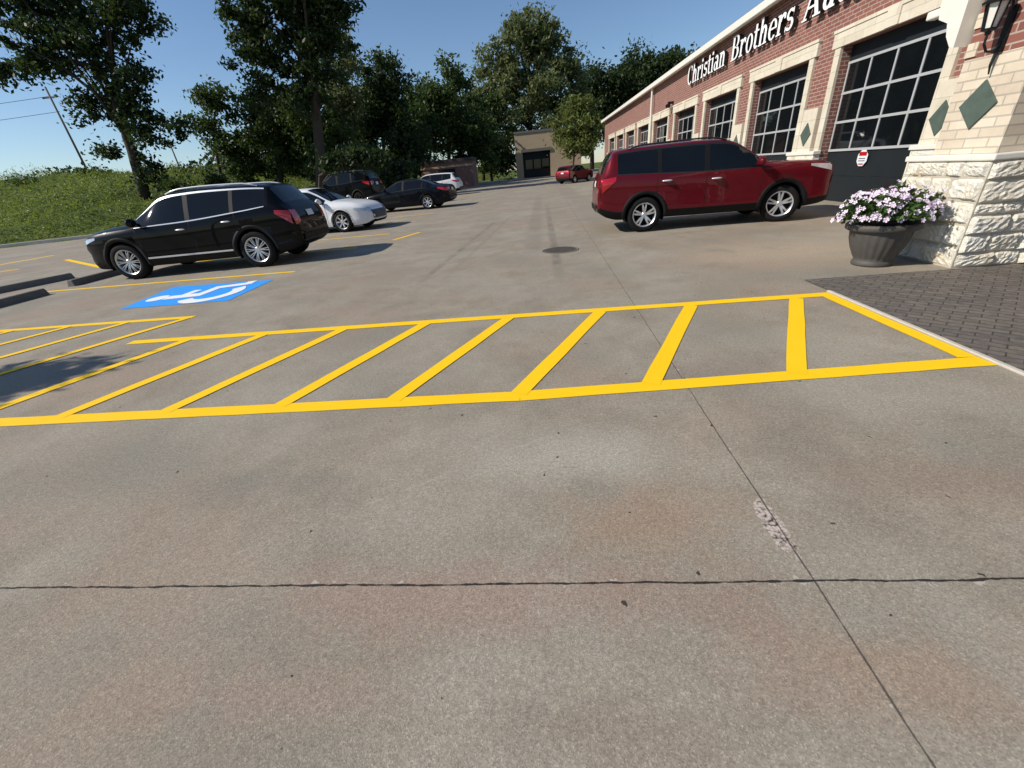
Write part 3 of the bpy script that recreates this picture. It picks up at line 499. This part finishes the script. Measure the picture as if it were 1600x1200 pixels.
def petals(b,M):
    for k in range(5):
        a=2*math.pi*k/5; P=lambda r,t,z:M@Vector((r*math.cos(a+t),r*math.sin(a+t),z))
        b.add([M@Vector((0,0,-.010)),P(.016,-.5,.004),P(.025,-.42,.007),P(.029,0,.005),P(.025,.42,.007),P(.016,.5,.004)],[(0,1,2,3,4,5)])
b=MB(); petals(b,Matrix.Identity(4)); fm=None; extra=MB()
for k in range(310):
    a=random.uniform(0,6.28); z=random.random()**.9; s=math.sqrt(max(0,1-z*z)); v=Vector((s*math.cos(a),s*math.sin(a),z)); p=dome(v,random.uniform(.94,1.14))
    q=(v+Vector((random.uniform(-.5,.5)-.2,random.uniform(-.5,.5)-.3,.2))).normalized().to_track_quat('Z','Y'); sc_=random.uniform(.7,1.2)
    if v.y<.3 and k<190 and (fm is None or len(e.children)<97):
        if fm is None: o=b.build('blossom',PET,e,local=True); fm=o
        else: o=fm.copy(); COL.objects.link(o); o.parent=e
        o.location=p; o.rotation_euler=q.to_euler(); o.scale=(sc_,)*3
    else: petals(extra,Matrix.Translation(p)@q.to_matrix().to_4x4()@Matrix.Scale(sc_,4))
o=extra.build('blossoms',PET,e,local=True); o['kind']='stuff'
b=MB()
for k in range(30):
    a=random.uniform(0,6.28); l=random.uniform(.35,.52); le=random.uniform(.1,.7); p0=Vector((px,py,.55)); dr=Vector((math.cos(a)*le,math.sin(a)*le,1)).normalized(); sd_=dr.orthogonal().normalized()*.011; mid=p0+dr*l*.5; tip=p0+dr*l-Vector((0,0,le*.15)); b.add([p0-sd_,p0+sd_,mid+sd_,tip,mid-sd_],[(0,1,2,3,4)])
b.build('spike_leaves',PURP,e)
# ------------------------------------------------------------------ cars
def pchip(keys):
    x=np.array([k[0] for k in keys],float); y=np.array([k[1] for k in keys],float); h=np.diff(x); dl=np.diff(y)/h; m_=np.zeros(len(x)); m_[0]=dl[0]; m_[-1]=dl[-1]
    for i in range(1,len(x)-1):
        if dl[i-1]*dl[i]>0: w1=2*h[i]+h[i-1]; w2=h[i]+2*h[i-1]; m_[i]=(w1+w2)/(w1/dl[i-1]+w2/dl[i])
    def f(q):
        q=min(max(q,x[0]),x[-1]); i=min(max(int(np.searchsorted(x,q))-1,0),len(x)-2); t=(q-x[i])/h[i]
        return y[i]*(1+2*t)*(1-t)**2+m_[i]*h[i]*t*(1-t)**2+y[i+1]*t*t*(3-2*t)+m_[i+1]*h[i]*t*t*(t-1)
    return f
def clip_out(poly,cx,cz,r,n=28):
    rem=poly; outs=[]
    for k in range(n):
        a=2*math.pi*(k+.5)/n; nx,nz=math.cos(a),math.sin(a); I=[];O=[]
        for i in range(len(rem)):
            p,q=rem[i],rem[(i+1)%len(rem)]; dp=(p[0]-cx)*nx+(p[2]-cz)*nz-r; dq=(q[0]-cx)*nx+(q[2]-cz)*nz-r
            (I if dp<=0 else O).append(p)
            if (dp<=0)!=(dq<=0): t=dp/(dp-dq); x=tuple(p[j]+(q[j]-p[j])*t for j in range(3)); I.append(x); O.append(x)
        if len(O)>2: outs.append(O)
        if len(I)<3: return [poly]
        rem=I
    return outs
SPEC={}
SPEC['suv']=dict(L=2.41,zt=[(-2.40,.78),(-2.37,.98),(-2.28,1.14),(-2.17,1.27),(-1.98,1.52),(-1.90,1.60),(-1.75,1.625),(-1.2,1.66),(-.5,1.675),(.1,1.655),(.40,1.605),(.82,1.37),(1.16,1.165),(1.28,1.12),(1.8,1.06),(2.15,.99),(2.30,.91),(2.38,.78),(2.41,.6)],
 zs=[(-2.40,.76),(-2.28,1.10),(-2.0,1.20),(-1.4,1.15),(0,1.05),(1.2,1.02),(1.8,.98),(2.2,.89),(2.41,.55)],zb=[(-2.40,.44),(-2.2,.32),(-1.9,.26),(1.9,.23),(2.2,.25),(2.41,.36)],
 w=[(-2.40,.78),(-2.34,.85),(-2.1,.915),(-1.4,.95),(0,.94),(1.4,.95),(1.9,.92),(2.2,.84),(2.33,.74),(2.41,.56)],wt=[(-2.40,.66),(-2.2,.69),(-1.8,.63),(-1,.645),(0,.65),(.5,.64),(1.3,.77),(1.9,.76),(2.41,.48)],
 ws=(.38,1.17),bl=(-2.18,-1.94),win=[(-.12,1.0),(-1.1,-.22)],qw=(-1.84,-1.18),doors=[(-.17,1.0),(-1.17,-.17)],ax=(1.44,-1.417),R=.375,ra=.435,clad=True)
SPEC['boxsuv']=dict(L=2.315,zt=[(-2.31,.80),(-2.29,1.0),(-2.25,1.14),(-2.17,1.32),(-2.04,1.54),(-1.98,1.61),(-1.84,1.64),(-1.1,1.665),(-.4,1.67),(.15,1.65),(.38,1.605),(.78,1.38),(1.06,1.195),(1.18,1.15),(1.7,1.125),(2.12,1.09),(2.25,1.05),(2.30,.97),(2.315,.84)],
 zs=[(-2.31,.78),(-2.25,1.09),(-2.0,1.16),(-1.3,1.13),(0,1.07),(1.1,1.065),(1.7,1.06),(2.15,1.03),(2.28,.96),(2.315,.80)],zb=[(-2.31,.46),(-2.1,.33),(-1.85,.27),(1.8,.25),(2.1,.28),(2.315,.34)],
 w=[(-2.31,.82),(-2.27,.875),(-2.0,.91),(-1.3,.925),(0,.915),(1.4,.925),(1.9,.922),(2.15,.905),(2.27,.86),(2.315,.79)],wt=[(-2.31,.74),(-2.1,.71),(-1.8,.67),(-1,.68),(0,.68),(.5,.67),(1.2,.80),(1.9,.82),(2.315,.70)],
 ws=(.36,1.06),bl=(-2.22,-2.02),win=[(-.08,.93),(-1.02,-.18)],qw=(-1.90,-1.1),doors=[(-.13,.95),(-1.1,-.13)],ax=(1.395,-1.33),R=.35,ra=.41,clad=True)
SPEC['sedan']=dict(L=2.42,zt=[(-2.42,.70),(-2.39,.92),(-2.25,1.02),(-1.9,1.07),(-1.65,1.12),(-1.2,1.30),(-.75,1.41),(-.2,1.44),(.2,1.41),(.5,1.29),(.95,1.07),(1.15,.985),(1.7,.92),(2.1,.82),(2.3,.70),(2.42,.5)],
 zs=[(-2.42,.68),(-2.25,.97),(-1.2,.97),(0,.92),(1.1,.88),(1.8,.80),(2.2,.70),(2.42,.47)],zb=[(-2.42,.38),(-2.2,.26),(-1.9,.2),(1.9,.18),(2.2,.2),(2.42,.3)],
 w=[(-2.42,.68),(-2.33,.80),(-2.0,.885),(-1.3,.92),(0,.915),(1.4,.915),(1.9,.87),(2.2,.76),(2.33,.64),(2.42,.45)],wt=[(-2.42,.6),(-1.9,.66),(-1.5,.60),(-1,.56),(0,.58),(.4,.58),(1.15,.72),(1.9,.70),(2.42,.4)],
 ws=(.25,1.1),bl=(-1.68,-.85),win=[(-.05,.9),(-1.05,-.15)],qw=(-1.35,-1.12),doors=[(-.1,.93),(-1.1,-.1)],ax=(1.42,-1.31),R=.33,ra=.385,clad=False)
WM={}
def wheel_meshes(R,style):
    if (R,style) in WM: return WM[R,style]
    wd=.115; b=MB(); b.lathe([(R*.66,-wd*.9),(R*.72,-wd),(R*.93,-wd),(R*.99,-wd*.75),(R,-wd*.4),(R,wd*.4),(R*.99,wd*.75),(R*.93,wd),(R*.72,wd),(R*.66,wd*.9)],48,axis='y'); ty=b
    rm=MB(); rm.lathe([(R*.64,-wd*.85),(R*.60,wd*.2),(R*.63,wd*.8),(R*.70,wd*.93),(R*.685,wd*1.02),(R*.64,wd*.9)],48,axis='y')
    def spoke(a,w0,w1,yo):
        r0,r1=R*.12,R*.645; ca,sa=math.cos(a),math.sin(a); vs=[]
        for (r,w_,y) in ((r0,w0,wd*.78),(R*.4,(w0+w1)/2,wd*.9),(r1,w1,wd*.88)):
            for (q,yy) in ((-w_,y-.03),(w_,y-.03),(w_*.7,y),(-w_*.7,y)): vs.append((r*ca-q*sa,yy,r*sa+q*ca))
        rm.add(vs,[(4*i+k,4*i+(k+1)%4,4*i+4+(k+1)%4,4*i+4+k) for i in range(2) for k in range(4)])
    if style=='multi':
        for k in range(10):
            a=2*math.pi*k/10; spoke(a-.10,.012,.011,0); spoke(a+.10,.012,.011,0)
    elif style=='five':
        for k in range(5):
            a=2*math.pi*k/5+.3; spoke(a-.17,.026,.020,0); spoke(a+.17,.026,.020,0)
    else:
        for k in range(7): spoke(2*math.pi*k/7,.03,.028,0)
    rm.lathe([(.001,wd*.86),(R*.12,wd*.86),(R*.16,wd*.75),(R*.17,wd*.3)],20,axis='y')
    hb=MB(); hb.lathe([(.001,wd*.05),(R*.5,wd*.05),(R*.5,wd*.0),(R*.66,-wd*.1),(R*.66,-wd*.8),(.001,-wd*.8)],28,axis='y')
    WM[R,style]=(hb,ty,rm); return WM[R,style]
def make_car(name,label,cat,spec,PM,loc,fwd,style='multi',steer=0,group=None,trim=PLAST,rails=None,handle=None,scale=1.,zscale=1.,chrome_low=False,rimm=SILV,tall=False,rearg=None):
    sp=SPEC[spec]; fz={k:pchip(sp[k]) for k in ('zt','zs','zb','w','wt')}; L=sp['L']; handle=handle or PM
    root=empty(name,label,cat,loc,math.atan2(fwd[1],fwd[0]),group); root.scale=(scale,scale,scale*zscale)
    def ring(x):
        zt=fz['zt'](x); zs=min(fz['zs'](x),zt-.015); zb=fz['zb'](x); w=fz['w'](x); wt=min(fz['wt'](x),w*.94); c=min(.07,(zt-zs)*.4); zr=zt-c; h=zs-zb; y7=w*.955
        P=[(0,zb),(w*.8,zb),(w*.945,zb+.025),(w*.985,zb+.20*h),(w*.995,zb+.36*h),(w*.962,zb+.60*h),(w*1.0,zb+.83*h),(y7,zs)]
        for f in (.04,.5,.935,1.): P.append((y7+(wt-y7)*f**1.15,zs+(zr-zs)*f))
        P+=[(wt*.955,zr+c*.35),(wt*.82,zr+c*.68),(wt*.45,zr+c*.94),(0,zt)]; return P
    def ys(x,z):
        P=ring(x)[1:12]; 
        for a,b_ in zip(P[:-1],P[1:]):
            if a[1]<=z<=b_[1]+1e-9: return a[0]+(b_[0]-a[0])*((z-a[1])/max(1e-6,b_[1]-a[1]))
        return P[-1][0] if z>P[-1][1] else P[0][0]
    def inside(x,y,z):
        P=ring(x)
        if z<P[0][1]: return False
        if z<=P[11][1]: return ys(x,z)>=y
        for a,b_ in zip(P[11:-1],P[12:]):
            if b_[0]<=y<=a[0]: return z<=a[1]+(b_[1]-a[1])*((a[0]-y)/max(1e-6,a[0]-b_[0]))
        return False
    def xend(y,z,sg):
        x=sg*L; 
        for i in range(260):
            if inside(x,abs(y),z): return x
            x-=sg*.006
        return x
    E=[e for d in sp['doors'] for e in d]; keys=[k[0] for k in sp['zt']]+list(np.arange(-L+.04,L-.03,.075))
    imp=[]; 
    for e in E: imp+=[e-.006,e+.006]
    for q in sp['win']+[sp['qw'],sp['ws'],sp['bl']]: imp+=list(q)
    keys=[k for k in keys if min(abs(k-i) for i in imp)>.02]; X=np.unique(np.round(keys+imp,4)); RG=[ring(x) for x in X]
    g0,g1=sp['qw'][0]-.0,sp['ws'][1]; polys={}
    def part(xm,j):
        if j==0: return 'under'
        if j in (1,2): return 'clad' if sp['clad'] else ('body' if j==2 else 'clad')
        if 3<=j<=6:
            for e in E:
                if abs(xm-e)<.006: return 'gap'
            for k,(a,b_) in enumerate(sp['doors']):
                if a<xm<b_: return ('door',k)
            return 'body'
        if j==7: return 'trim' if g0<xm<sp['win'][0][1] else 'body'
        if j in (8,9):
            for k,(a,b_) in enumerate(sp['win']):
                if a<xm<b_: return ('win',k)
            if sp['qw'][0]<xm<sp['qw'][1]: return ('qw',0)
            if sp['win'][1][1]<xm<sp['win'][0][0]: return ('pillar',0)
            if sp['qw'][1]<xm<sp['win'][1][0]: return ('pillar',1)
            return 'body'
        if j==10: return 'trim' if g0<xm<sp['win'][0][1] else 'body'
        if sp['ws'][0]<xm<sp['ws'][1] and j>=12: return 'ws'
        if sp['bl'][0]<xm<sp['bl'][1] and j>=12: return 'bl'
        return 'body'
    for i in range(len(X)-1):
        xm=(X[i]+X[i+1])/2
        for j in range(15):
            pt=part(xm,j)
            for s in (1,-1):
                q=[(X[i],s*RG[i][j][0],RG[i][j][1]),(X[i],s*RG[i][j+1][0],RG[i][j+1][1]),(X[i+1],s*RG[i+1][j+1][0],RG[i+1][j+1][1]),(X[i+1],s*RG[i+1][j][0],RG[i+1][j][1])]
                if s<0: q=q[::-1]
                ps=[q]
                if 1<=j<=7:
                    for ax in sp['ax']:
                        if abs(xm-ax)<.62: ps=[r for p in ps for r in clip_out(p,ax,sp['R'],sp['ra'])]
                kk=(pt,s) if isinstance(pt,tuple) else pt
                polys.setdefault(kk,[]).extend(ps)
    for i in (0,len(X)-1):
        P=RG[i]; q=[(X[i],a,b_) for a,b_ in P]+[(X[i],-a,b_) for a,b_ in P[::-1][1:-1]]; polys['body'].append(q if i else q[::-1])
    def emit(nm,groups,mats,parent):
        V={};vs=[];fs=[];mi=[]
        for gi,pl_ in enumerate(groups):
            for p in pl_:
                f=[]
                for c in p:
                    k=(round(c[0],4),round(c[1],4),round(c[2],4))
                    if k not in V: V[k]=len(vs); vs.append(k)
                    if V[k] not in f: f.append(V[k])
                if len(f)>2: fs.append(tuple(f)); mi.append(gi)
        b=MB(); b.v=vs; b.f=fs; b.mi=mi; return b.build(nm,mats,parent,smooth=True,local=True)
    emit('body',[polys['body'],polys.get('gap',[])],[PM,PLAST],root)
    emit('cladding' if sp['clad'] else 'sill',[polys['clad']+polys['under']],PLAST,root); emit('window_trim',[polys['trim']],trim,root)
    emit('windshield',[polys['ws']],GLD,root); emit('rear_window',[polys['bl']],rearg or GLD,root)
    for s in (1,-1):
        emit('quarter_window',[polys[('qw',0),s]],GLD,root)
        for k in (0,1):
            if (('pillar',k),s) in polys: emit('pillar_trim',[polys[('pillar',k),s]],PLAST,root)
            d=emit('door',[polys[('door',k),s]],PM,root); emit('window',[polys[('win',k),s]],GLD,d)
            xh=sp['doors'][k][0]+.19; zh=fz['zs'](xh)-.13; b=MB(); ph=[]
            for t in np.linspace(0,1,7): ph.append((xh-.1+.2*t,s*(ys(xh,zh)+.012+.022*math.sin(math.pi*t)),zh))
            b.tube(ph,[.008,.014,.016,.016,.016,.014,.008],8); b.build('handle',handle,d,smooth=True,local=True)
    # arches
    ra=sp['ra']; R=sp['R']
    for ax in sp['ax']:
        for s in (1,-1):
            b=MB(); n=24; vs=[]
            for i in range(n+1):
                a=R_(-12+204*i/n); 
                for (r,of) in ((ra-.012,-.06),(ra-.008,.012),(ra+(.055 if sp['clad'] else .008),.012),(ra+(.07 if sp['clad'] else .012),-.004)):
                    x=ax+r*math.cos(a); z=R+r*math.sin(a); z=max(z,fz['zb'](x)+.02); vs.append((x,s*(ys(x,z)+of),z))
            b.add(vs,[(4*i+k,4*i+4+k,4*i+5+k,4*i+1+k) for i in range(n) for k in range(3)]); b.build('wheel_arch',PLAST if sp['clad'] else PM,root,smooth=True,local=True)
            b=MB(); vs=[]
            for i in range(n+1):
                a=R_(-20+220*i/n); vs+=[(ax+ra*math.cos(a),s*(fz['w'](ax)-.03),R+ra*math.sin(a)),(ax+ra*math.cos(a),s*.52,R+ra*math.sin(a))]
            b.add(vs,[(2*i,2*i+1,2*i+3,2*i+2) for i in range(n)]+[tuple(2*i+1 for i in range(n+1))]); b.build('wheel_well',PLAST,root,local=True)
            hb,ty,rm=wheel_meshes(R,style)
            wn=hb.build('wheel',PLAST,root,smooth=True,local=True); wn.location=(ax,s*(fz['w'](ax)-.135),R); wn.rotation_euler=(0,0,(0 if s>0 else math.pi)+(steer if ax>0 else 0))
            ty.build('tyre',RUB,wn,smooth=True,local=True); rm.build('rim',rimm,wn,smooth=False,local=True)
    def spatch(b,x0,x1,zl,zh,s,of=.006,n=8,mm=4):
        vs=[]
        for i in range(n+1):
            x=x0+(x1-x0)*i/n
            for j in range(mm+1): z=zl(i/n)+(zh(i/n)-zl(i/n))*j/mm; vs.append((x,s*(ys(x,z)+of),z))
        b.add(vs,[(i*(mm+1)+j,(i+1)*(mm+1)+j,(i+1)*(mm+1)+j+1,i*(mm+1)+j+1) for i in range(n) for j in range(mm)])
    def epatch(b,ya,yb,zl,zh,sg,of=.008,n=8,mm=4):
        vs=[]
        for i in range(n+1):
            y=ya+(yb-ya)*i/n
            for j in range(mm+1): z=zl(i/n)+(zh(i/n)-zl(i/n))*j/mm; vs.append((xend(y,z,sg)+sg*of,y,z))
        b.add(vs,[(i*(mm+1)+j,(i+1)*(mm+1)+j,(i+1)*(mm+1)+j+1,i*(mm+1)+j+1) for i in range(n) for j in range(mm)])
    c=lambda v:(lambda t:v); l=lambda a,b_:(lambda t:a+(b_-a)*t); zr=fz['zs'](-L+.15); zf=fz['zs'](L-.25)
    for s in (1,-1):
        b=MB()
        if tall: spatch(b,-L+.09,-L+.38,l(zr-.30,zr-.07),l(zr-.03,zr+.0),s); epatch(b,s*.60,s*.82,l(zr-.28,zr-.32),l(zr-.03,zr-.02),-1)
        else: spatch(b,-L+.10,-L+.50,l(zr-.20,zr-.06),l(zr-.03,zr-.0),s); epatch(b,s*.42,s*.80,l(zr-.12,zr-.20),l(zr-.03,zr-.02),-1)
        b.build('tail_light',REDL,root,smooth=True,local=True)
        b=MB(); spatch(b,L-.50,L-.10,l(zf-.03,zf-.14),l(zf+.01,zf-.02),s); epatch(b,s*.40,s*.72,l(zf-.15,zf-.15),l(zf-.05,zf-.03),1); b.build('headlight',CLRL,root,smooth=True,local=True)
        xm=sp['win'][0][1]-.1; zm=fz['zs'](xm)+.08; ym=ys(xm,zm)
        b=MB(); b.ell((xm,s*(ym+.19),zm+.03),(.075,.12,.085)); b.tube([(xm,s*(ym-.01),zm-.03),(xm,s*(ym+.12),zm)],[.03,.025],8); b.build('wing_mirror',PM,root,smooth=True,local=True)
        if rails:
            b=MB(); P=[]
            for t in np.linspace(0,1,14):
                x=-1.70+1.95*t; q=ring(x)[12]; P.append((x,s*(q[0]-.01),q[1]+.012+.045*min(1,8*t,8*(1-t))))
            b.tube(P,.016,8); b.build('roof_rail',rails,root,smooth=True,local=True)
        if chrome_low:
            b=MB(); spatch(b,-.92,.95,c(.40),c(.435),s,.012,16,2); b.build('sill_strip',CHR,root,smooth=True,local=True)
    b=MB(); epatch(b,-.5,.5,c(zf-.36),c(zf-.1),1,.012); b.build('grille',GUN,root,smooth=True,local=True)
    b=MB(); epatch(b,-.16,.16,c(zr-.19),c(zr-.07),-1,.014); b.build('number_plate',PLATE,root,local=True)
    b=MB(); epatch(b,-.7,.7,c(.46),c(.58),-1,.02,12); b.build('rear_bumper_trim',PLAST,root,smooth=True,local=True)
    return root
P_BLK=paint('black_car_paint',(.002,.002,.0025),dust=.002,coat=.35); P_RED=paint('red_car_paint',(.115,.005,.011),.2,.3,coat=.45); P_WHT=paint('white_car_paint',(.75,.76,.77),0,.4); P_NAV=paint('dark_blue_car_paint',(.003,.0035,.006),.0,dust=.002,coat=.3); P_GRY=paint('black_van_paint',(.002,.002,.003),.0,dust=.002,coat=.12); P_MAR=paint('maroon_car_paint',(.15,.010,.016),.3)
make_car('parked_suv','black SUV with silver roof rails parked beside the blue wheelchair marking','car','suv',P_BLK,(-7.36,9.36,0),(-2.88,-.24),'multi',0,'parked cars',trim=CHR,rails=CHR,handle=CHR,chrome_low=True,scale=.965,tall=True)
make_car('parked_suv','dark red SUV nosed toward the nearest garage door','car','boxsuv',P_RED,(3.38,9.82,0),(2.70,-.13),'five',-.25,'parked cars',trim=GUN,rails=GUN,handle=CHR,scale=.94,tall=True,rearg=GLR)
f=(1,-.12); make_car('parked_sedan','white sedan showing its nose past the black SUV','car','sedan',P_WHT,(-7.9,15.35,0),f,'seven',0,'parked cars',trim=CHR)
make_car('parked_sedan','black sedan behind the white sedan','car','sedan',P_NAV,(-6.75,23.0,0),(-1,.1),'seven',0,'parked cars',trim=PLAST)
make_car('parked_suv','white SUV half hidden behind the black sedan','car','suv',P_WHT,(-8.6,36.5,0),(-1,.05),'seven',0,'parked cars')
make_car('parked_van','tall dark van in deep shade under the trees','car','boxsuv',P_GRY,(-12.9,29.5,0),(-1,.1),'seven',0,'parked cars',scale=1.06,zscale=1.33,rimm=GUN)
make_car('parked_suv','maroon car parked far off beside the far end of the garage','car','boxsuv',P_MAR,(3.05,38.5,0),(.62,.78),'seven',0,'parked cars',scale=.78)
# ------------------------------------------------------------------ far buildings
FB=empty('far_building','low cream building with a dark open bay at the end of the lot','building',(1.6,79,0)); CRM=mat('far_cream_wall',(.45,.34,.22),.9,0,.12,1)
b=MB(); b.box(-3.4,-2.3,75,84,0,6.3); b.box(2.1,7,75,84,0,6.3); b.box(-2.3,2.1,75,84,3.7,6.3); b.build('wall',CRM,FB); MB().box(-3.5,7.1,74.9,84,6.3,6.6).build('roof_edge',STOP,FB); MB().box(-2.3,2.1,76.2,76.4,0,3.7).build('bay_door',DOORM,FB)
b=MB()
for i in range(3): b.box(-1.9+i*1.35,-.8+i*1.35,76.1,76.19,1.2,2.6)
b.build('bay_window',GLD,FB); MB().box(-2.5,2.3,74.85,74.99,3.7,4.1).build('lintel',STOP,FB)
BE=empty('brick_enclosure','low red brick enclosure with a cream cap left of the far building','building',(-11,58,0))
b=MB(); b.box(-14.5,-8,57,61,0,2.9); b.build('wall',BRICK,BE); MB().box(-14.6,-7.9,56.9,61,2.9,3.25).build('cap',ROOFM,BE); MB().box(-12.4,-10.2,56.9,56.99,.1,2.2).build('gate',DOORM,BE); MB().box(-14.55,-7.95,56.93,56.99,2.35,2.55).build('band',CRM,BE)
